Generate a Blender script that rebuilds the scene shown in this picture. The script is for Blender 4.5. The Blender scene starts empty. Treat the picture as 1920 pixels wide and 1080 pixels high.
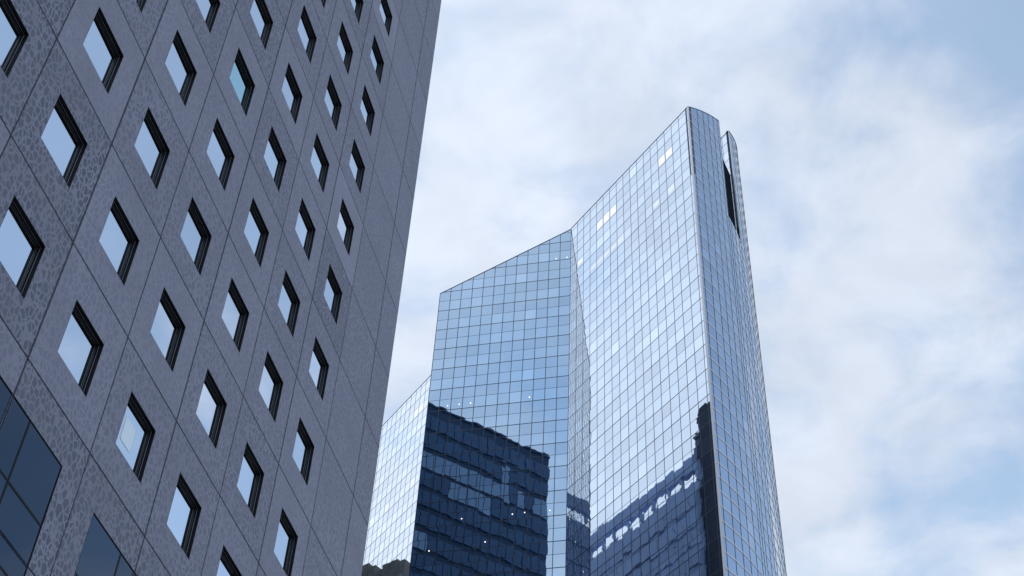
import bpy, math, random
random.seed(7)
sc = bpy.context.scene
COL = sc.collection
R_ = math.radians

# ------------------------------------------------------------------ camera
# world: X right, Y ahead of the viewer, Z up, metres.  The eye is 1.65 m above the plaza.
EYE = 1.65
def _n(v):
    l = math.sqrt(sum(c * c for c in v)); return tuple(c / l for c in v)
def _dot(a, b): return sum(x * y for x, y in zip(a, b))
def _cross(a, b): return (a[1]*b[2]-a[2]*b[1], a[2]*b[0]-a[0]*b[2], a[0]*b[1]-a[1]*b[0])
FPX = 2690.0                                   # focal length for a 1920 px wide picture
up_c = _n((152.0, -2580.0, FPX))               # the vertical as the lens sees it (x right, y down, z ahead)
fw_c = (0.0, 0.0, 1.0)
y_c = _n(tuple(f - u * _dot(fw_c, up_c) for f, u in zip(fw_c, up_c)))
x_c = _cross(y_c, up_c)
cam = bpy.data.cameras.new('camera'); camo = bpy.data.objects.new('camera', cam); COL.objects.link(camo)
cam.sensor_width = 36.0; cam.lens = FPX / 1920 * 36.0; cam.clip_start = 0.1; cam.clip_end = 20000
from mathutils import Matrix, Vector
camo.matrix_world = Matrix(((x_c[0], -x_c[1], -x_c[2], 0), (y_c[0], -y_c[1], -y_c[2], 0),
                            (up_c[0], -up_c[1], -up_c[2], EYE), (0, 0, 0, 1)))
sc.camera = camo
sc.render.resolution_x, sc.render.resolution_y = 1024, 576
try:
    sc.cycles.max_bounces = 10; sc.cycles.glossy_bounces = 6; sc.cycles.sample_clamp_indirect = 4
except Exception: pass

# ------------------------------------------------------------------ sky, sun, exposure
SUN_AZ, SUN_EL = -108.0, 47.0                  # compass angle from +Y towards +X
world = bpy.data.worlds.new('World'); sc.world = world; world.use_nodes = True
nt = world.node_tree; nt.nodes.clear()
def nd(tree, kind, **kw):
    n = tree.nodes.new(kind)
    for k, v in kw.items(): setattr(n, k, v)
    return n
def math_n(tree, op, a, b=None, clamp=False):
    n = nd(tree, 'ShaderNodeMath', operation=op); n.use_clamp = clamp
    for i, v in enumerate((a, b)):
        if v is None: continue
        if isinstance(v, (int, float)): n.inputs[i].default_value = v
        else: tree.links.new(v, n.inputs[i])
    return n.outputs[0]
def smooth(tree, v, lo, hi, t0=0.0, t1=1.0):
    n = nd(tree, 'ShaderNodeMapRange', interpolation_type='SMOOTHSTEP')
    tree.links.new(v, n.inputs[0])
    for i, x in zip((1, 2, 3, 4), (lo, hi, t0, t1)): n.inputs[i].default_value = x
    return n.outputs[0]
out = nd(nt, 'ShaderNodeOutputWorld'); bg = nd(nt, 'ShaderNodeBackground'); bg.inputs[1].default_value = 0.15
sky = nd(nt, 'ShaderNodeTexSky', sky_type='NISHITA'); sky.sun_disc = False
sky.sun_elevation = R_(SUN_EL); sky.sun_rotation = R_(SUN_AZ); sky.air_density = 1.0; sky.dust_density = 0.4; sky.ozone_density = 1.0
tc = nd(nt, 'ShaderNodeTexCoord'); sep = nd(nt, 'ShaderNodeSeparateXYZ'); nt.links.new(tc.outputs['Generated'], sep.inputs[0])
den = math_n(nt, 'ADD', math_n(nt, 'MAXIMUM', sep.outputs[2], 0.0), 0.12)
px = math_n(nt, 'DIVIDE', sep.outputs[0], den); py = math_n(nt, 'DIVIDE', sep.outputs[1], den)
cmb = nd(nt, 'ShaderNodeCombineXYZ'); nt.links.new(px, cmb.inputs[0]); nt.links.new(py, cmb.inputs[1]); cmb.inputs[2].default_value = 3.7
def noise(scale, detail, rough, vec, dist=0.0):
    n = nd(nt, 'ShaderNodeTexNoise'); n.inputs['Scale'].default_value = scale; n.inputs['Detail'].default_value = detail
    n.inputs['Roughness'].default_value = rough; n.inputs['Distortion'].default_value = dist
    nt.links.new(vec, n.inputs['Vector']); return n.outputs['Fac']
big = noise(2.6, 3.0, 0.5, cmb.outputs[0], 0.25)
mid = noise(8.0, 7.0, 0.56, cmb.outputs[0], 0.35)
fine = noise(19.0, 5.0, 0.55, cmb.outputs[0], 0.2)
cov = math_n(nt, 'ADD', math_n(nt, 'MULTIPLY', big, 0.54), math_n(nt, 'MULTIPLY', mid, 0.50))
cov = math_n(nt, 'ADD', cov, math_n(nt, 'MULTIPLY', fine, 0.07))
# more cloud towards the sun's side of the sky, clearer on the far side and behind
side = math_n(nt, 'ADD', math_n(nt, 'MULTIPLY', sep.outputs[0], -0.22), math_n(nt, 'MULTIPLY', sep.outputs[1], 0.02))
side = math_n(nt, 'ADD', side, math_n(nt, 'MULTIPLY', math_n(nt, 'SUBTRACT', sep.outputs[2], 0.70), -0.22))
cov = math_n(nt, 'ADD', cov, side)
fac = smooth(nt, cov, 0.41, 0.68)
fac = math_n(nt, 'ADD', math_n(nt, 'MULTIPLY', fac, 0.68), 0.26)     # a thin veil everywhere
# clouds: brighter towards the sun
sd = (math.sin(R_(SUN_AZ)) * math.cos(R_(SUN_EL)), math.cos(R_(SUN_AZ)) * math.cos(R_(SUN_EL)), math.sin(R_(SUN_EL)))
vm = nd(nt, 'ShaderNodeVectorMath', operation='DOT_PRODUCT'); nt.links.new(tc.outputs['Generated'], vm.inputs[0]); vm.inputs[1].default_value = sd
glow = smooth(nt, vm.outputs['Value'], 0.30, 1.0, 1.0, 1.45)
shade = smooth(nt, noise(9.0, 5.0, 0.55, cmb.outputs[0], 0.3), 0.25, 0.75, 0.90, 1.05)
cl = nd(nt, 'ShaderNodeVectorMath', operation='SCALE'); cl.inputs[0].default_value = (2.86, 3.08, 3.50)
nt.links.new(math_n(nt, 'MULTIPLY', glow, shade), cl.inputs['Scale'])
tint = nd(nt, 'ShaderNodeVectorMath', operation='MULTIPLY'); nt.links.new(sky.outputs[0], tint.inputs[0]); tint.inputs[1].default_value = (1.12, 1.16, 1.03)
mx = nd(nt, 'ShaderNodeMix', data_type='RGBA'); nt.links.new(fac, mx.inputs[0])
nt.links.new(tint.outputs[0], mx.inputs[6]); nt.links.new(cl.outputs[0], mx.inputs[7])
nt.links.new(mx.outputs[2], bg.inputs[0]); nt.links.new(bg.outputs[0], out.inputs[0])
sl = bpy.data.lights.new('sun', 'SUN'); sl.energy = 0.6; sl.angle = R_(12); sl.color = (1.0, 0.96, 0.9)
so = bpy.data.objects.new('sun', sl); COL.objects.link(so); so.location = (0, 0, 300)
so.rotation_euler = Vector(sd).to_track_quat('Z', 'Y').to_euler()
sc.view_settings.view_transform = 'Standard'; sc.view_settings.look = 'None'
sc.view_settings.exposure = 0.9; sc.view_settings.gamma = 1.0; sc.view_settings.use_curve_mapping = False

# ------------------------------------------------------------------ materials
def mat(name):
    m = bpy.data.materials.new(name); m.use_nodes = True
    return m, m.node_tree, m.node_tree.nodes['Principled BSDF']
def plain(name, col, rough=0.5, metal=0.0, vary=0.0, scale=3.0):
    m, t, b = mat(name); b.inputs['Roughness'].default_value = rough; b.inputs['Metallic'].default_value = metal
    if vary:
        n = nd(t, 'ShaderNodeTexNoise'); n.inputs['Scale'].default_value = scale; n.inputs['Detail'].default_value = 5
        c = nd(t, 'ShaderNodeTexCoord'); t.links.new(c.outputs['Object'], n.inputs['Vector'])
        r = nd(t, 'ShaderNodeMix', data_type='RGBA'); t.links.new(n.outputs['Fac'], r.inputs[0])
        r.inputs[6].default_value = tuple(v * (1 - vary) for v in col) + (1,); r.inputs[7].default_value = tuple(v * (1 + vary) for v in col) + (1,)
        t.links.new(r.outputs[2], b.inputs['Base Color'])
    else: b.inputs['Base Color'].default_value = tuple(col) + (1,)
    return m
def glass(name, f0, rough=0.012, wave=0.0075, wscale=0.32):
    """coated mirror glazing: each pane a touch lighter or darker, every pane slightly bowed"""
    m, t, b = mat(name); b.inputs['Metallic'].default_value = 1.0; b.inputs['Roughness'].default_value = rough
    a = nd(t, 'ShaderNodeAttribute', attribute_name='tone')
    v = nd(t, 'ShaderNodeVectorMath', operation='SCALE'); v.inputs[0].default_value = f0
    t.links.new(a.outputs['Fac'], v.inputs['Scale']); t.links.new(v.outputs[0], b.inputs['Base Color'])
    c = nd(t, 'ShaderNodeTexCoord'); n = nd(t, 'ShaderNodeTexNoise'); n.inputs['Scale'].default_value = wscale; n.inputs['Detail'].default_value = 2.5
    t.links.new(c.outputs['Object'], n.inputs['Vector'])
    bp = nd(t, 'ShaderNodeBump'); bp.inputs['Strength'].default_value = 1.0; bp.inputs['Distance'].default_value = wave
    t.links.new(n.outputs['Fac'], bp.inputs['Height']); t.links.new(bp.outputs[0], b.inputs['Normal'])
    return m
def emit(name, col, s):
    m, t, b = mat(name); b.inputs['Base Color'].default_value = tuple(c*0.5 for c in col) + (1,)
    b.inputs['Emission Color'].default_value = tuple(col) + (1,); b.inputs['Emission Strength'].default_value = s
    return m
M_GLASS = glass('tower_glass', (0.54, 0.625, 0.71))
M_GLASS_BRIGHT = glass('brightened_tower_glass', (0.74, 0.80, 0.86))  # same glass as the broad face; stronger grazing reflection put into its colour
M_GLASS_WING = glass('wing_glass', (0.325, 0.435, 0.55))
M_GLASS_CURVE = glass('curved_glass', (0.45, 0.53, 0.66))
M_MULL = plain('mullion_metal', (0.03, 0.042, 0.075), 0.5, 0.3)
M_FIN = plain('fin_metal', (0.58, 0.58, 0.64), 0.45, 0.0)
M_TRIM = plain('pale_trim', (0.52, 0.53, 0.58), 0.4)
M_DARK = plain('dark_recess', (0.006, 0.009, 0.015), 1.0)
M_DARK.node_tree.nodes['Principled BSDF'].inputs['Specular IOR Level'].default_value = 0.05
M_ROOF = plain('roof_membrane', (0.22, 0.23, 0.25), 0.8, vary=0.1)
M_LIT = emit('lit_blind', (0.92, 0.94, 1.0), 0.30)
M_LITF = emit('dim_blind', (0.75, 0.83, 0.95), 0.28)
M_LAMP = emit('lamp_white', (1.0, 0.95, 0.85), 0.9)

def wall_mat():
    """precast concrete: dark pebble-like cells between paler veins, stronger in some panels"""
    m, t, b = mat('patterned_concrete'); L = t.links.new
    c = nd(t, 'ShaderNodeTexCoord'); at = nd(t, 'ShaderNodeAttribute', attribute_name='tone')
    mp = nd(t, 'ShaderNodeMapping'); mp.inputs['Scale'].default_value = (6.5, 6.5, 4.6); L(c.outputs['Object'], mp.inputs[0])
    nz = nd(t, 'ShaderNodeTexNoise'); nz.inputs['Scale'].default_value = 1.3; nz.inputs['Detail'].default_value = 2; L(mp.outputs[0], nz.inputs['Vector'])
    ad = nd(t, 'ShaderNodeVectorMath', operation='MULTIPLY_ADD'); L(nz.outputs['Color'], ad.inputs[0]); ad.inputs[1].default_value = (0.55, 0.0, 0.55); L(mp.outputs[0], ad.inputs[2])
    vo = nd(t, 'ShaderNodeTexVoronoi', feature='DISTANCE_TO_EDGE'); vo.inputs['Scale'].default_value = 1.0; vo.inputs['Randomness'].default_value = 0.9; L(ad.outputs[0], vo.inputs['Vector'])
    cell = smooth(t, vo.outputs['Distance'], 0.04, 0.17)
    gr = nd(t, 'ShaderNodeTexNoise'); gr.inputs['Scale'].default_value = 38; gr.inputs['Detail'].default_value = 4; L(c.outputs['Object'], gr.inputs['Vector'])
    st = nd(t, 'ShaderNodeTexNoise'); st.inputs['Scale'].default_value = 0.5; st.inputs['Detail'].default_value = 5; L(c.outputs['Object'], st.inputs['Vector'])
    patch = smooth(t, st.outputs['Fac'], 0.35, 0.68, 0.6, 1.0)
    k = math_n(t, 'MULTIPLY', math_n(t, 'MULTIPLY', cell, at.outputs['Fac']), patch)
    m1 = nd(t, 'ShaderNodeMix', data_type='RGBA'); L(k, m1.inputs[0])
    m1.inputs[6].default_value = (0.224, 0.214, 0.276, 1); m1.inputs[7].default_value = (0.094, 0.096, 0.148, 1)
    f = math_n(t, 'ADD', math_n(t, 'MULTIPLY', gr.outputs['Fac'], 0.5), math_n(t, 'MULTIPLY', st.outputs['Fac'], 0.5))
    f = math_n(t, 'ADD', f, 0.5)
    f = math_n(t, 'MULTIPLY', f, math_n(t, 'ADD', math_n(t, 'MULTIPLY', at.outputs['Fac'], -0.22), 1.16))
    v = nd(t, 'ShaderNodeVectorMath', operation='SCALE'); L(m1.outputs[2], v.inputs[0]); L(f, v.inputs['Scale'])
    L(v.outputs[0], b.inputs['Base Color']); b.inputs['Roughness'].default_value = 0.75
    bp = nd(t, 'ShaderNodeBump'); bp.inputs['Strength'].default_value = 0.5; bp.inputs['Distance'].default_value = 0.006
    hh = math_n(t, 'SUBTRACT', math_n(t, 'MULTIPLY', gr.outputs['Fac'], 0.4), cell); L(hh, bp.inputs['Height']); L(bp.outputs[0], b.inputs['Normal'])
    return m
M_WALL = wall_mat()
M_JOINT = plain('joint_sealant', (0.012, 0.013, 0.018), 0.9)
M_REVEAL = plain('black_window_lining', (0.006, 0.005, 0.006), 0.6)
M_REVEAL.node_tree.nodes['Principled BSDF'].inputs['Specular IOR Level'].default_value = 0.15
M_FRAME = plain('dark_frame', (0.008, 0.008, 0.010), 0.5)
M_BEAD = plain('grey_bead', (0.20, 0.21, 0.25), 0.4, 0.3)
M_PANE = glass('window_glass', (0.74, 0.79, 0.87), 0.012, 0.0003, 0.6)
M_PANE_G = glass('greenish_window_glass', (0.46, 0.70, 0.76), 0.012, 0.0003, 0.6)
M_PANE_REFL = plain('pale_pane_reflection', (0.80, 0.86, 0.93), 0.3)  # pale colour standing in for a reflection in one pane
M_PANE_D = glass('dark_window_glass', (0.036, 0.060, 0.098), 0.03, 0.0004, 0.6)

# ------------------------------------------------------------------ mesh helpers
class MB:
    def __init__(s): s.v = []; s.f = []; s.m = []; s.t = []
    def face(s, pts, mi=0, tone=1.0):
        b = len(s.v); s.v += [tuple(p) for p in pts]; s.f.append(tuple(range(b, b + len(pts)))); s.m.append(mi); s.t.append(tone)
    def hexa(s, a, b, c, d, A, B, C, D, mi=0, tone=1.0):
        """bottom a b c d (counter-clockwise from above), top A B C D"""
        n = len(s.v); s.v += [tuple(p) for p in (a, b, c, d, A, B, C, D)]
        for q in ((3, 2, 1, 0), (4, 5, 6, 7), (0, 1, 5, 4), (1, 2, 6, 5), (2, 3, 7, 6), (3, 0, 4, 7)):
            s.f.append(tuple(n + i for i in q)); s.m.append(mi); s.t.append(tone)
    def box(s, x0, x1, y0, y1, z0, z1, mi=0, tone=1.0):
        s.hexa((x0, y0, z0), (x1, y0, z0), (x1, y1, z0), (x0, y1, z0), (x0, y0, z1), (x1, y0, z1), (x1, y1, z1), (x0, y1, z1), mi, tone)
    def bar(s, p, u, n, w, d0, d1, z0, z1, mi=0):
        """upright bar centred on plan point p, w wide along u, from d0 to d1 along outward n"""
        q = [(p[0] + u[0]*a + n[0]*b, p[1] + u[1]*a + n[1]*b) for a, b in ((-w/2, d0), (w/2, d0), (w/2, d1), (-w/2, d1))]
        s.hexa(*[(x, y, z0) for x, y in q], *[(x, y, z1) for x, y in q], mi)
    def rail(s, p, q, n, h, d0, d1, zp, zq, mi=0):
        """rail from plan point p to q, h high about heights zp and zq, d0..d1 along outward n"""
        P = [(p, d0), (q, d0), (q, d1), (p, d1)]; Z = (zp, zq, zq, zp)
        lo = [(a[0] + n[0]*d, a[1] + n[1]*d, z - h/2) for (a, d), z in zip(P, Z)]
        hi = [(x, y, z + h) for x, y, z in lo]
        s.hexa(*lo, *hi, mi)
    def build(s, name, mats, parent=None, loc=(0, 0, 0), loc_is_origin=True):
        me = bpy.data.meshes.new(name); o3 = loc
        me.from_pydata([(x - o3[0], y - o3[1], z - o3[2]) for x, y, z in s.v], [], s.f)
        for m in (mats if isinstance(mats, (list, tuple)) else [mats]): me.materials.append(m)
        me.polygons.foreach_set('material_index', s.m)
        a = me.attributes.new('tone', 'FLOAT', 'FACE'); a.data.foreach_set('value', s.t)
        me.update()
        o = bpy.data.objects.new(name, me); COL.objects.link(o)
        if parent is not None: o.parent = parent
        else: o.location = loc
        return o
def thing(name, label, cat, loc=(0, 0, 0), rotz=0.0, group=None):
    o = bpy.data.objects.new(name, None); COL.objects.link(o); o.location = loc; o.rotation_euler = (0, 0, rotz)
    o['label'] = label; o['category'] = cat
    if group: o['group'] = group
    return o
def structure(name, mb, m):
    o = mb.build(name, m); o['kind'] = 'structure'; return o
def clip_z(poly, fn):
    """keep the part of polygon [(x, z)] under z = fn(x) (fn linear over the polygon)"""
    res = []
    for i in range(len(poly)):
        p, q = poly[i], poly[(i + 1) % len(poly)]
        dp, dq = fn(p[0]) - p[1], fn(q[0]) - q[1]
        if dp >= 0: res.append(p)
        if dp * dq < 0:
            k = dp / (dp - dq); res.append((p[0] + (q[0]-p[0])*k, p[1] + (q[1]-p[1])*k))
    return res

# ------------------------------------------------------------------ ground
g = MB(); g.face([(-6000, -6000, 0), (6000, -6000, 0), (6000, 6000, 0), (-6000, 6000, 0)])
mg, tg, bgd = mat('plaza_paving'); bk = nd(tg, 'ShaderNodeTexBrick'); bk.inputs['Scale'].default_value = 1.0
cg = nd(tg, 'ShaderNodeTexCoord'); tg.links.new(cg.outputs['Object'], bk.inputs['Vector'])
bk.inputs['Color1'].default_value = (0.24, 0.235, 0.23, 1); bk.inputs['Color2'].default_value = (0.29, 0.285, 0.28, 1); bk.inputs['Mortar'].default_value = (0.15, 0.15, 0.15, 1)
tg.links.new(bk.outputs['Color'], bgd.inputs['Base Color']); bgd.inputs['Roughness'].default_value = 0.8
structure('plaza_ground', g, mg)

# ------------------------------------------------------------------ the glass tower
U = 1.2                                          # metres per survey unit
def H(z): return z * U + EYE
def az(d): a = R_(d); return (math.sin(a), math.cos(a))
F = (6.74 * U, 114.77 * U)                       # the inner fold between the wing and the broad face
uR = az(148.55); 
def outward(u, ref):                             # the normal of u that faces ref
    n = (u[1], -u[0]); return n if n[0]*ref[0] + n[1]*ref[1] > 0 else (-n[0], -n[1])
nR = outward(uR, (-1, -0.6))
uB = az(104.14); nB = outward(uB, (0, -1))       # along the wing, from its free edge to the fold
LR = 22.38 * U                                   # fold to the sharp front edge
Cc = (F[0] + uR[0]*LR, F[1] + uR[1]*LR)
Lw = (F[0] - uB[0]*15.66*U, F[1] - uB[1]*15.66*U)
PW, PH = 1.29 * U, 1.565 * U
ROOF = H(130.45)
def row_z(k): return H(100) + PH * k
K0, K1 = -64, 30
TOWER = (F[0], F[1] + 10.0, 0.0)
tower = thing('glass_tower', 'tall mirror-glass tower with a level roof, a sloped blue wing and a curved slotted side', 'tower', TOWER)

def curtain(pts, ref, top, ztop, glassmat, name, label, mull='lines', skip=None, tones=True, tilt=0.0013, thin=0.050, thick=0.095, vw=0.075, rails=True, posts=True):
    """glazing along plan points pts (one pane per step).  ztop[i] = crest height at pts[i].  Returns the glazing object."""
    G, B = MB(), MB()
    n_c = len(pts) - 1
    norms = []
    for i in range(n_c):
        p, q = pts[i], pts[i+1]; l = math.dist(p, q); u = ((q[0]-p[0])/l, (q[1]-p[1])/l)
        n = (u[1], -u[0])
        rf = ref(i) if callable(ref) else ref
        if n[0]*rf[0] + n[1]*rf[1] < 0: n = (-n[0], -n[1])
        norms.append((u, n, l))
    for i in range(n_c):
        p, q = pts[i], pts[i+1]; u, n, l = norms[i]
        crest = lambda x, a=ztop[i], b=ztop[i+1], l=l: a + (b - a) * x / l
        for k in range(K0, K1 + 12):
            z0, z1 = max(row_z(k), 0.05), row_z(k + 1)
            if z1 < 0.1 or z0 >= max(ztop[i], ztop[i+1]): continue
            if skip and skip(i, k): continue
            poly = clip_z([(0, z0), (l, z0), (l, z1), (0, z1)], crest)
            if len(poly) < 3: continue
            a, b = random.gauss(0, tilt), random.gauss(0, tilt)
            zc = (z0 + z1) / 2
            off = lambda x, z: a * (x - l/2) + b * (z - zc)
            tone = (1.0 if k % 2 == 0 else 0.935) * (1 + random.gauss(0, 0.028))
            if k % 2 == 0 and random.random() < 0.05: tone *= 1.10
            face = [(p[0] + u[0]*x + n[0]*off(x, z), p[1] + u[1]*x + n[1]*off(x, z), z) for x, z in poly]
            # wind so that the normal faces outward (u x z = right-hand side)
            if u[1] * n[0] - u[0] * n[1] < 0: face.reverse()
            G.face(face, 0, tone)
            if rails:
                if mull == 'fins':
                    zc2 = z0 - 0.02
                    if zc2 < min(ztop[i], ztop[i+1]) - 0.1 and z0 > 1:
                        B.rail(p, q, n, 0.26, 0.002, 0.016, zc2, zc2, 1)
                        B.rail(p, q, n, 0.035, 0.003, 0.012, zc2 - 0.152, zc2 - 0.152, 0)
                else:
                    x0, x1 = 0, l
                    ca, cb = ztop[i] - z0, ztop[i+1] - z0
                    if ca <= 0: x0 = l * (-ca) / (cb - ca)
                    if cb <= 0: x1 = l * ca / (ca - cb)
                    if z0 > 1 and x1 - x0 > 0.1:
                        P = (p[0] + u[0]*x0, p[1] + u[1]*x0); Q = (p[0] + u[0]*x1, p[1] + u[1]*x1)
                        if k % 2 == 0: B.rail(P, Q, n, thick, 0.002, 0.009, z0, z0, 0)
                        else: B.rail(P, Q, n, thin, 0.002, 0.006, z0, z0, 0)
    if posts:
        for i in range(n_c + 1):
            u, n, l = norms[min(i, n_c - 1)]
            kb = None
            zt = ztop[i] - 0.02
            lo = 0.05
            B.bar(pts[i], u, n, vw, 0.001, 0.012 if mull != 'fins' else 0.020, lo, zt if not (skip and callable(skip) and getattr(skip, 'post', None)) else min(zt, skip.post(i, zt)), 0)
    go = G.build(name, glassmat, tower, TOWER)
    if label: go['label'] = label
    if B.f:
        bo = B.build('mullion_grid', [M_MULL, M_FIN], go, TOWER)
    return go

# broad face, from the fold to the sharp edge (17 panes and a narrow one)
ptsR = [(F[0] + uR[0]*PW*i, F[1] + uR[1]*PW*i) for i in range(18)] + [Cc]
broad = curtain(ptsR, nR, None, [ROOF] * len(ptsR), M_GLASS, 'broad_facade', 'broad pale facade of the tower reflecting white cloud')
# the same plane goes on beyond the blue wing
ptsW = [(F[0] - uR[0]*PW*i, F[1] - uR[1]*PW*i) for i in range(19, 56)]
far = curtain(ptsW, nR, None, [ROOF] * len(ptsW), M_GLASS_BRIGHT, 'far_facade', 'near-white stretch of facade beyond the blue wing')
# blue wing
ptsB = [(Lw[0] + uB[0]*15.66*U*i/12, Lw[1] + uB[1]*15.66*U*i/12) for i in range(13)]
zB = [H(121.75) + (ROOF - 0.15 - H(121.75)) * i / 12 for i in range(13)]
wing = curtain(ptsB, nB, None, zB, M_GLASS_WING, 'wing_facade', 'blue glass wing with a sloping top edge', thick=0.105, thin=0.055, vw=0.085)
Sj = (F[0] - uR[0]*24*U, F[1] - uR[1]*24*U)      # where the wing's hidden side meets the main plane
nS = 11
ptsS = [(Lw[0] + (Sj[0]-Lw[0])*i/nS, Lw[1] + (Sj[1]-Lw[1])*i/nS) for i in range(nS + 1)]
wside = curtain(ptsS, (-1, 0), None, [zB[0]] * (nS + 1), M_GLASS_WING, 'wing_side', None, posts=True)
rb = MB()
rb.face([(Lw[0], Lw[1], zB[0]-0.5), (F[0], F[1], zB[-1]-0.5), (Sj[0], Sj[1], zB[0]-0.5)]); rb.build('wing_roof', M_ROOF, wing, TOWER)

# curved narrow side
S_END = 24.0
def curve(s_list):
    res, s, p, i = [], 0.0, [Cc[0], Cc[1]], 0
    st = 0.02
    while i < len(s_list):
        while s < s_list[i] - 1e-6:
            h = min(st, s_list[i] - s)
            a = (46 - 2.4*s + 0.05*s*s) if s < 13 else 23.25 - 1.42*(s - 13)
            d = az(a); p[0] += d[0]*h*U; p[1] += d[1]*h*U; s += h
        res.append((p[0], p[1])); i += 1
    return res
S1, S2, ZSLOT = 7.7, 11.85, H(119.25)
ss = [0.0, 0.52] + [0.52 + 1.31*i for i in range(1, 18)]
ss = sorted([x for x in ss if abs(x - S1) > 0.5 and abs(x - S2) > 0.5] + [S1, S2])
ptsN = curve(ss)
i1, i2 = ss.index(S1), ss.index(S2)
crest = [H(130.5 + 0.75*s) for s in ss]
refN = lambda i: (ptsN[i][1]-ptsN[i+1][1], ptsN[i+1][0]-ptsN[i][0]) if False else (1.0, -0.35)
# the slot interrupts rows above its sill: glaze the three stretches separately
cv1 = curtain(ptsN[:i1+1], refN, None, crest[:i1+1], M_GLASS_CURVE, 'curved_facade', 'narrow curved side with pale ribs, in front of the slot', mull='fins')
cv2 = curtain(ptsN[i1:i2+1], refN, None, [ZSLOT]*(i2-i1+1), M_GLASS_CURVE, 'curved_facade', 'curved glazing under the dark slot', mull='fins')
cv3 = curtain(ptsN[i2:], refN, None, crest[i2:], M_GLASS_CURVE, 'curved_facade', 'curved glass blade behind the slot', mull='fins')
# slot: sill, dark recess wall, glazed cheek
Sp, Qp = ptsN[i1], ptsN[i2]
def off(p, d, t): return (p[0] + d[0]*t, p[1] + d[1]*t)
inw = (-0.80, 0.60)
d_sq = _n((Sp[0]-Qp[0], Sp[1]-Qp[1], 0))[:2]; n_sq = (d_sq[1], -d_sq[0])
if n_sq[0]*inw[0] + n_sq[1]*inw[1] < 0: n_sq = (-n_sq[0], -n_sq[1])
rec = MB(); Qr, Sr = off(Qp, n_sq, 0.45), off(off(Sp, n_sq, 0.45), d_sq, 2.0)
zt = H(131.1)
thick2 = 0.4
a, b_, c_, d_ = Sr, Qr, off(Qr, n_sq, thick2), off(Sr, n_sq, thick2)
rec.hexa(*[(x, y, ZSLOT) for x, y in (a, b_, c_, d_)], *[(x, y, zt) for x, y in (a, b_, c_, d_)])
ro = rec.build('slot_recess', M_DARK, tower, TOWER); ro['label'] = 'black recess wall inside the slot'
dch = az(148.55 - 180)
ptsC = [off(Qp, dch, PW*i) for i in range(7)]
cheek = curtain(ptsC, nR, None, [crest[i2]] * 7, M_GLASS, 'slot_cheek', 'short pale glass cheek at the top of the slot', skip=lambda i, k: row_z(k) < H(121))
# inner faces of the roof screens, the roof, and the sides nobody sees from the plaza
inn = MB()
for pts, zz in ((ptsR, [ROOF]*len(ptsR)), (ptsN[:i1+1], crest[:i1+1]), (ptsN[i2:], crest[i2:])):
    for i in range(len(pts)-1):
        p, q = pts[i], pts[i+1]; l = math.dist(p, q); u = ((q[0]-p[0])/l, (q[1]-p[1])/l)
        n = (-u[1], u[0])
        if pts is ptsR: n = (-nR[0], -nR[1])
        P, Q = off(p, n, 0.4), off(q, n, 0.4)
        inn.face([(*P, ZSLOT-0.5), (*Q, ZSLOT-0.5), (*Q, zz[i+1]-0.05), (*P, zz[i]-0.05)])
        inn.face([(*P, zz[i]-0.05), (*Q, zz[i+1]-0.05), (*q, zz[i+1]-0.05), (*p, zz[i]-0.05)])
inn.build('parapet_lining', M_ROOF, tower, TOWER)
Nend = ptsN[-1]; Wend = ptsW[-1]
tW = (Nend[0]-Wend[0])*-uR[0] + (Nend[1]-Wend[1])*-uR[1]
nb = 30
Bend = (Nend[0] - uR[0]*60*U, Nend[1] - uR[1]*60*U)
ptsK = [(Nend[0] + (Bend[0]-Nend[0])*i/nb, Nend[1] + (Bend[1]-Nend[1])*i/nb) for i in range(nb+1)]
curtain(ptsK, (-nR[0], -nR[1]), None, [H(124)]*(nb+1), M_GLASS, 'rear_facade', None, rails=False)
ptsE = [(Bend[0] + (Wend[0]-Bend[0])*i/12, Bend[1] + (Wend[1]-Bend[1])*i/12) for i in range(13)]
curtain(ptsE, (uR[0]*-1, uR[1]*-1), None, [ROOF]*13, M_GLASS, 'end_facade', None, rails=False)
rf = MB(); rf.face([(x, y, ZSLOT-0.4) for x, y in [Wend, F, Cc] + ptsN[1:] + [Bend]]); rf.build('roof', M_ROOF, tower, TOWER)
# copings and pale arris strips
cp = MB()
cp.rail(F, Cc, nR, 0.09, -0.25, 0.04, ROOF, ROOF)
cp.rail(ptsW[0], ptsW[-1], nR, 0.09, -0.25, 0.04, ROOF, ROOF)
cp.rail(Lw, F, nB, 0.12, -0.25, 0.04, zB[0], zB[-1])
for rng in ((0, i1), (i2, len(ptsN)-1)):
    for i in range(*rng):
        p, q = ptsN[i], ptsN[i+1]; l = math.dist(p, q); u = ((q[0]-p[0])/l, (q[1]-p[1])/l); n = (u[1], -u[0])
        cp.rail(p, q, n, 0.09, -0.25, 0.05, crest[i], crest[i+1])
cp.rail(Qp, ptsC[-1], nR, 0.09, -0.25, 0.04, crest[i2], crest[i2])
cp.build('roof_coping', M_MULL, tower, TOWER)
def strip(p, u, n, w, z0, z1, label):
    m = MB(); m.bar(p, u, n, w, -0.1, 0.16, z0, z1); o = m.build('edge_trim', M_TRIM, tower, TOWER); o['label'] = label
dN = _n((-0.35, -0.94, 0))[:2]
strip(off(Cc, az(46), 0.02), (0.94, -0.35), dN, 0.22, 0.05, ROOF - 0.05, 'pale metal strip down the sharp front edge')
strip(off(Qp, az(20), 0.12), (0.94, -0.35), dN, 0.12, ZSLOT, crest[i2] - 0.05, 'pale metal strip on the edge of the blade')
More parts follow.
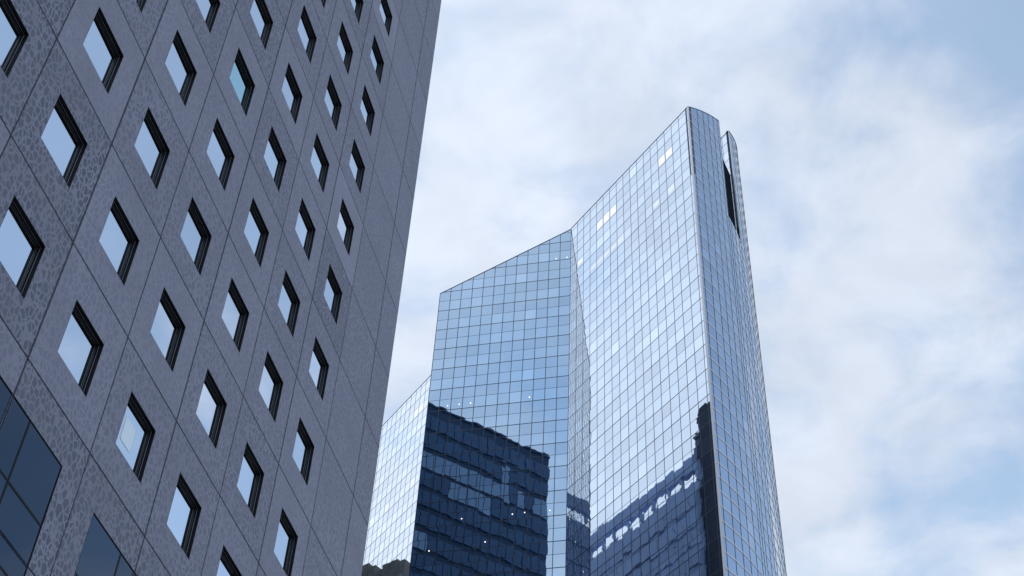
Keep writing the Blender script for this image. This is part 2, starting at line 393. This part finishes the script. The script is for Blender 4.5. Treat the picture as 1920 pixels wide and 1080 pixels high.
# lit windows and lamps
def on_plane(org, u, n, t0, t1, z0, z1, d, name, m, parent, label=None, sides=4):
    mb = MB()
    if sides == 4:
        q = [(t0, z0), (t1, z0), (t1, z1), (t0, z1)]
    else:
        q = [((t0+t1)/2 + (t1-t0)/2*math.cos(2*math.pi*i/sides), (z0+z1)/2 + (z1-z0)/2*math.sin(2*math.pi*i/sides)) for i in range(sides)]
    fr = [(org[0] + u[0]*t + n[0]*d, org[1] + u[1]*t + n[1]*d, z) for t, z in q]
    bk2 = [(org[0] + u[0]*t + n[0]*0.001, org[1] + u[1]*t + n[1]*0.001, z) for t, z in q]
    mb.face(fr)
    for i in range(len(q)):
        j = (i+1) % len(q); mb.face([bk2[i], bk2[j], fr[j], fr[i]])
    o = mb.build(name, m, parent, TOWER)
    if label: o['label'] = label
    return o
for c, r, h0, h1, m in ((13, 16, .16, .96, M_LIT), (14, 16, .16, .96, M_LIT), (14, 12, .25, .85, M_LITF), (12, 12, .3, .8, M_LITF),
                     (6, 16, .05, .96, M_LIT), (5, 16, .05, .96, M_LIT), (4, 16, .1, .9, M_LIT), (1, 14, .35, .8, M_LIT), (7, 12, .2, .8, M_LITF),
                     (6, 12, .3, .75, M_LITF), (5, 12, .3, .8, M_LITF), (4, 12, .35, .7, M_LITF), (3, 12, .35, .8, M_LITF)):
    on_plane(F, uR, nR, (c + .10)*PW, (c + .90)*PW, row_z(r) + PH*h0, row_z(r) + PH*h1, 0.012, 'lit_window', m, broad)
for c, r, m in ((26.6, 8, M_LIT), (31.6, 8, M_LIT), (27.6, 16, M_LIT), (26.6, 16, M_LIT)):
    on_plane(F, (-uR[0], -uR[1]), nR, (c - .40)*PW, (c + .30)*PW, row_z(r) + PH*.1, row_z(r) + PH*.9, 0.012, 'lit_window', m, far)
for c, r in ((1.35, 16.22), (.36, 16.21), (10.27, 2.39), (9.28, 2.41), (8.30, 2.42), (3.29, 2.37), (8.26, -7.55), (6.26, -9.56), (10.63, -9.87), (3.28, -7.53), (4.24, -7.57), (1.31, -7.55)):
    t = c * 1.305 * U; z = H(100) + r * PH
    on_plane(F, (-uB[0], -uB[1]), nB, t - .085, t + .085, z - .085, z + .085, 0.015, 'ceiling_light', M_LAMP, wing, None, 10)

# ------------------------------------------------------------------ the panelled building on the left
PHI = R_(90 - 15.08)
FL = 3.3; CW = 0.863 * FL
OX, OY, OZ = -2.98876 * FL, 5.31364 * FL, 7.57502 * FL + EYE
panel = thing('panelled_building', 'grey patterned concrete building with recessed square windows and dark joints', 'building', (OX, OY, 0), PHI)
def fx(i): return i * CW
def fz(j): return OZ + j * FL
I0, I1, IE, J0, J1 = -5, 7, 7.583, -9, 12
WL, WR, WB, WT = 0.262, 0.744, 0.266, 0.720
big_cells = {}                                    # large flush glazing low on the facade: two panels wide, starting under row -2
BIGS = [(-2 + 0.262, -1 + 0.744 + 1 - 1, 'a'), (0.262, 1.744, 'b'), (2.262, 3.744, 'c'), (4.262, 5.744, 'd')]
def in_big(i, j): return j <= -3 and -2 <= i <= 5
w = MB(); gap = 0.025; gp = 0.06
def slab(x0, x1, z0, z1, tone):
    if x1 - x0 < 0.02 or z1 - z0 < 0.02: return
    w.face([(x0, 0, z0), (x1, 0, z0), (x1, 0, z1), (x0, 0, z1)], 0, tone)
def groove_sides(x0, x1, z0, z1):
    w.face([(x0, 0, z0), (x0, 0, z1), (x0, gp, z1), (x0, gp, z0)], 0, .5); w.face([(x1, 0, z1), (x1, 0, z0), (x1, gp, z0), (x1, gp, z1)], 0, .5)
    w.face([(x0, 0, z1), (x1, 0, z1), (x1, gp, z1), (x0, gp, z1)], 0, .5); w.face([(x1, 0, z0), (x0, 0, z0), (x0, gp, z0), (x1, gp, z0)], 0, .5)
wins = []
rw = random.Random(3)
for i in range(I0, I1 + 1):
    for j in range(J0, J1):
        x0, x1 = fx(i) + gap * (1.25 if i % 2 else 0.9), (fx(i + 1) if i < I1 else fx(IE) + gap) - gap * (1.25 if (i+1) % 2 else 0.9)
        z0, z1 = max(fz(j) + gap*0.8, 0.0), fz(j + 1) - gap*0.8
        if z1 < 0.1: continue
        tone = min(1.0, max(0.12, rw.gauss(0.52, 0.20)))
        if (i, j) in ((2, -3), (3, -3), (0, -2), (0, -1), (-1, -1), (-1, 0), (1, -3)): tone = 1.0
        if i >= 6: tone = rw.uniform(0.4, 0.65)
        groove_sides(x0, x1, z0, z1)
        if i <= 5 and j >= -2:
            a0, a1, b0, b1 = fx(i + WL), fx(i + WR), fz(j + WB), fz(j + WT)
            slab(x0, a0, z0, z1, tone); slab(a1, x1, z0, z1, tone); slab(a0, a1, z0, b0, tone); slab(a0, a1, b1, z1, tone)
            wins.append((i, j, a0, a1, b0, b1))
        elif -2 <= i <= 5 and -7 <= j <= -3:
            # cell of a two-panel-wide glazed bay
            left = i % 2 == 0
            a0, a1 = (fx(i + WL), fx(i + 1)) if left else (fx(i), fx(i + WR))
            top = j == -3
            b1 = fz(j + 0.719) if top else fz(j + 1)
            b0 = fz(j) if j > -7 else fz(j + WB)
            if left: slab(x0, a0, z0, z1, tone)
            else: slab(a1, x1, z0, z1, tone)
            s0, s1 = (a0, x1) if left else (x0, a1)
            if top: slab(s0, s1, b1, z1, tone)
            if j == -7: slab(s0, s1, z0, b0, tone)
        else: slab(x0, x1, z0, z1, tone)
# backing behind the joints (cut out round every opening), the return walls, roof
def backing(x0, x1, z0, z1): w.face([(x0, gp, z0), (x1, gp, z0), (x1, gp, z1), (x0, gp, z1)], 1)
for i in range(I0, I1 + 1):
    xa, xb = fx(i), fx(i + 1) if i < I1 else fx(IE) - 0.01
    for j in range(J0, J1):
        za, zb = max(fz(j), 0.0), fz(j + 1)
        if zb < 0.1: continue
        if i <= 5 and j >= -2:
            a0, a1, b0, b1 = fx(i + WL), fx(i + WR), fz(j + WB), fz(j + WT)
            backing(xa, a0, za, zb); backing(a1, xb, za, zb); backing(a0, a1, za, b0); backing(a0, a1, b1, zb)
        elif -2 <= i <= 5 and -7 <= j <= -3:
            left = i % 2 == 0
            a0, a1 = (fx(i + WL), xb) if left else (xa, fx(i + WR))
            if left: backing(xa, a0, za, zb)
            else: backing(a1, xb, za, zb)
            if j == -3: backing(a0, a1, fz(j + 0.719), zb)
            if j == -7: backing(a0, a1, za, fz(j + WB))
        else: backing(xa, xb, za, zb)
DEP, ZT = 15.0, fz(J1)
w.face([(fx(IE), 0, 0), (fx(IE), DEP, 0), (fx(IE), DEP, ZT), (fx(IE), 0, ZT)], 0, .4)
w.face([(fx(I0), DEP, 0), (fx(I0), 0, 0), (fx(I0), 0, ZT), (fx(I0), DEP, ZT)], 0, .4)
w.face([(fx(IE), DEP, 0), (fx(I0), DEP, 0), (fx(I0), DEP, ZT), (fx(IE), DEP, ZT)], 0, .4)
w.build('wall', [M_WALL, M_JOINT], panel)
r = MB(); r.face([(fx(I0), 0, ZT-0.8), (fx(IE), 0, ZT-0.8), (fx(IE), DEP, ZT-0.8), (fx(I0), DEP, ZT-0.8)]); r.build('roof', M_ROOF, panel)

DR = 0.145                                        # depth of the window recess
def make_window(loc, wd, ht, lining_m, glass_m):
    o = MB(); t = 0.012
    # lining: four plates just inside the opening
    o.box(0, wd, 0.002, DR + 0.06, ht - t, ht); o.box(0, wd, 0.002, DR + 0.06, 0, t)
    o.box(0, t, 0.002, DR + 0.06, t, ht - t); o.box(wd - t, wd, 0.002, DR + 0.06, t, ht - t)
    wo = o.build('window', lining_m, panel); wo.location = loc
    f = MB(); fw, g0, g1 = 0.030, DR - 0.020, DR + 0.03
    a0, a1, b0, b1 = t + 0.001, wd - t - 0.001, t + 0.001, ht - t - 0.001
    f.box(a0, a1, g0, g1, b1 - fw, b1); f.box(a0, a1, g0, g1, b0, b0 + fw); f.box(a0, a0 + fw, g0, g1, b0 + fw, b1 - fw); f.box(a1 - fw, a1, g0, g1, b0 + fw, b1 - fw)
    fo = f.build('frame', M_FRAME, wo)
    bd = MB(); i0 = 0.11                           # slim bright bead part-way down the jamb and head
    bd.box(wd - t - 0.012, wd - t - 0.001, 0.088, 0.098, t + .002, ht - t - .002)
    bd.box(t + .002, wd - t - .014, 0.089, 0.097, ht - t - 0.006, ht - t - 0.001)
    bd.build('bead', M_BEAD, wo)
    p = MB(); tl = [random.gauss(0, 0.004) for _ in range(2)]
    y = DR
    q = [(a0 + fw, b0 + fw), (a1 - fw, b0 + fw), (a1 - fw, b1 - fw), (a0 + fw, b1 - fw)]
    p.face([(x, y + tl[0]*(x - wd/2) + tl[1]*(z - ht/2), z) for x, z in q], 0, random.uniform(0.92, 1.04))
    po = p.build('glass_pane', glass_m, wo)
    return wo, po, (a0 + fw, a1 - fw, b0 + fw, b1 - fw)
rest = MB()                                       # openings outside the photograph: one shared part
for (i, j, a0, a1, b0, b1) in wins:
    if i < -1 or j > 10:
        t = 0.012
        rest.box(a0, a1, 0.002, DR + 0.06, b1 - t, b1); rest.box(a0, a1, 0.002, DR + 0.06, b0, b0 + t)
        rest.box(a0, a0 + t, 0.002, DR + 0.06, b0 + t, b1 - t); rest.box(a1 - t, a1, 0.002, DR + 0.06, b0 + t, b1 - t)
        rest.face([(a0 + t, DR, b0 + t), (a1 - t, DR, b0 + t), (a1 - t, DR, b1 - t), (a0 + t, DR, b1 - t)], 1)
        continue
    green = (i, j) == (2, 2)
    wo, po, gp_ = make_window((a0, 0, b0), a1 - a0, b1 - b0, M_REVEAL, M_PANE_G if green else M_PANE)
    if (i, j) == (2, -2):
        wo['label'] = 'window with a pale square mirrored in its glass'
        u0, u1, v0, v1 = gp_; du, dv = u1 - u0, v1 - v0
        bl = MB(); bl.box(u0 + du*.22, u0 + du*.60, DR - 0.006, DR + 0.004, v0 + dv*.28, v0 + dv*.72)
        bl.build('reflection', M_PANE_REFL, wo)  # thin pale plate painting a bright square reflection onto the pane
    if green: wo['label'] = 'window whose glass gleams greenish'
ro_ = rest.build('window', [M_REVEAL, M_PANE], panel); ro_['kind'] = 'stuff'; ro_['label'] = 'windows beyond the edge of the picture'
# large flush bays
def big_window(i, label):
    x0, x1, z0, z1 = fx(i + WL), fx(i + 1 + WR), fz(-7 + WB), fz(-3 + 0.719)
    wo = MB(); t = 0.022
    wo.box(x0, x1, 0.004, 0.12, z1 - t, z1); wo.box(x0, x1, 0.004, 0.12, z0, z0 + t); wo.box(x0, x0 + t, 0.004, 0.12, z0 + t, z1 - t); wo.box(x1 - t, x1, 0.004, 0.12, z0 + t, z1 - t)
    cols = [x0 + t, fx(i + 0.757), fx(i + 1.257), x1 - t]
    rows = []; z = z1 - t; step = 0.435 * FL; rows.append(z)
    while z - step > z0 + 0.8: z -= step; rows.append(z)
    rows.append(z0 + t); mw = 0.026
    for c in cols[1:3]: wo.box(c - mw, c + mw, 0.010, 0.10, z0 + t, z1 - t)
    for q in rows[1:-1]:
        for c0, c1 in zip(cols, cols[1:]):
            wo.box(c0 + (mw if c0 != cols[0] else 0), c1 - (mw if c1 != cols[-1] else 0), 0.011, 0.099, q - mw, q + mw)
    o = wo.build('window', M_REVEAL, panel); o['label'] = label
    gl = MB()
    for c0, c1 in zip(cols, cols[1:]):
        for q1, q0 in zip(rows, rows[1:]):
            a, b = c0 + (mw if c0 != cols[0] else 0), c1 - (mw if c1 != cols[-1] else 0)
            lo, hi = q0 + (mw if q0 != rows[-1] else 0), q1 - (mw if q1 != rows[0] else 0)
            tx, tz = random.uniform(-.002, .002), random.uniform(-.002, .002)
            cx, cz = (a + b)/2, (lo + hi)/2
            gl.face([(x, 0.016 + tx*(x-cx) + tz*(zz-cz), zz) for x, zz in ((a, lo), (b, lo), (b, hi), (a, hi))], 0, random.uniform(.85, 1.15))
    gl.build('glass_pane', M_PANE_D, o)
for i, lb in ((-2, 'large dark glazed bay at the left edge'), (0, 'large dark glazed bay in the bottom left corner'), (2, 'large dark glazed bay at the bottom edge'), (4, 'large dark glazed bay below the frame')):
    big_window(i, lb)

# ------------------------------------------------------------------ towers seen only as reflections in the glass
def block(name, label, p0, p1, depth, top, mats, floor, bay, band=None, gap_strip=False):
    """office block whose front runs from p0 to p1 (survey units), front towards the glass tower"""
    p0, p1 = (p0[0]*U, p0[1]*U), (p1[0]*U, p1[1]*U)
    L = math.dist(p0, p1); u = ((p1[0]-p0[0])/L, (p1[1]-p0[1])/L); ang = math.atan2(u[1], u[0])
    inn_ = (-u[1], u[0])
    if inn_[0]*(-0.85) + inn_[1]*(-0.52) < 0: sgn = -1
    else: sgn = 1
    root = thing(name, label, 'office tower', (p0[0], p0[1], 0), ang, 'towers mirrored in the glass')
    z = H(top); wl = MB(); y = lambda d: sgn*d
    def bx(mb, x0, x1, d0, d1, z0, z1, mi=0):
        a, b = sorted((y(d0), y(d1))); mb.box(x0, x1, a, b, z0, z1, mi)
    bx(wl, 0, L, 0.3, depth, 0, z - 0.4)
    wl.build('wall', mats[0], root)
    n = int((z - 3) / floor); zb = z - 3 - n*floor
    gl, sp = MB(), MB(); rr = random.Random(len(label))
    nb = max(1, round(L / bay)); bw = L / nb
    for k in range(n + 1):
        z0 = z - 2.2 - (k + 1)*floor
        if z0 < 1: break
        for c in range(nb):
            run = band(k, c, nb) if band else 0
            tone = rr.uniform(.8, 1.15)
            bx(gl if not run else sp, c*bw + .06, (c+1)*bw - .06, 0.12, 0.28, z0 + 0.9 if not run else z0 + .5, z0 + floor - 0.15)
    gl.build('window_band', mats[1], root)
    if sp.f: sp.build('lit_band', mats[2], root)
    return root, L, z, bx
M_BDARK = plain('dark_cladding', (0.035, 0.065, 0.13), 0.5)
M_BCORE = plain('near_black_cladding', (0.018, 0.030, 0.060), 0.7)
M_BGLASS = plain('dark_band_glass', (0.085, 0.15, 0.27), 0.35, 0.0)
M_BLIT = plain('pale_band_glass', (0.36, 0.45, 0.58), 0.3, 0.3)
M_BGREY = plain('grey_cladding', (0.055, 0.065, 0.07), 0.6, 0.0, 0.4, 0.3)
M_BPANEL = plain('blue_grey_cladding', (0.36, 0.46, 0.68), 0.6, 0.0, 0.12, 0.4)
_rb = random.Random(11)
def bandf(k, c, nb):
    x = c / nb
    hit = (k == 2 and .03 < x < .97) or (k == 3 and (.55 < x < .75)) or (k == 9 and (.1 < x < .42 or .55 < x < .85)) or (k == 12 and .3 < x < .8) or (k == 13 and .4 < x < .72) or (k == 15 and x < .5) or (k == 6 and .25 < x < .5) or (k == 7 and .7 < x < .95) or (k == 17 and .2 < x < .6)
    return (hit and _rb.random() < 0.88) or _rb.random() < 0.012
root, L, z, bx = block('office_tower', 'dark office tower with pale window bands, mirrored in the blue wing', (-28.9, 112.3), (-10.7, 82.7), 18, 125, (M_BDARK, M_BGLASS, M_BLIT), 3.7, 1.5, bandf)
core = MB(); bx(core, 4.4, 12.5, -2.8, 0.11, 0, z + 0.3); bx(core, 4.1, 6.0, -2.6, -0.6, z + .3, z + 1.5); core.build('stair_core', M_BCORE, root)
cap = MB(); bx(cap, -0.1, L + 0.1, 0.12, 18.1, z - 0.4, z); bx(cap, L*.32, L*.36, 2, 5, z, z + 1.4); bx(cap, L*.75, L*.8, 1, 4, z, z + .8); bx(cap, 0, 2.2, 0.5, 4, z, z + 1.0); cap.build('roof_parapet', M_BDARK, root)
root, L, z, bx = block('office_tower', 'blue-grey panelled tower with a slotted roof parapet, mirrored low on the broad facade', (-44.0, 144.4), (-24.6, 111.0), 16, 114.6, (M_BPANEL, M_BPANEL, M_BPANEL), 3.6, 1.9)
cap = MB(); bx(cap, -0.1, L + 0.1, 0.0, 0.8, z + 1.6, z + 4.1)
for c in range(0, 15): bx(cap, c*L/14 - .18, c*L/14 + .18, 0.1, 0.6, z - 0.4, z + 1.6)
bx(cap, 0, L, 9, 15, z, z + .6); cap.build('roof_parapet', M_BPANEL, root)
root, L, z, bx = block('office_tower', 'dark jagged-roofed block mirrored at the foot of the far facade', (-25.0, 168.0), (-20.6, 149.8), 14, 109.3, (M_BGREY, M_BGLASS, M_BLIT), 3.6, 2.0)
cap = MB()
for c in range(14): bx(cap, c*L/14, c*L/14 + L/15, 0.35, 5, z - 0.5, z + random.choice((0.1, 0.5, 1.2, 2.0, 3.0)))
cap.build('roof_plant', M_BGREY, root)
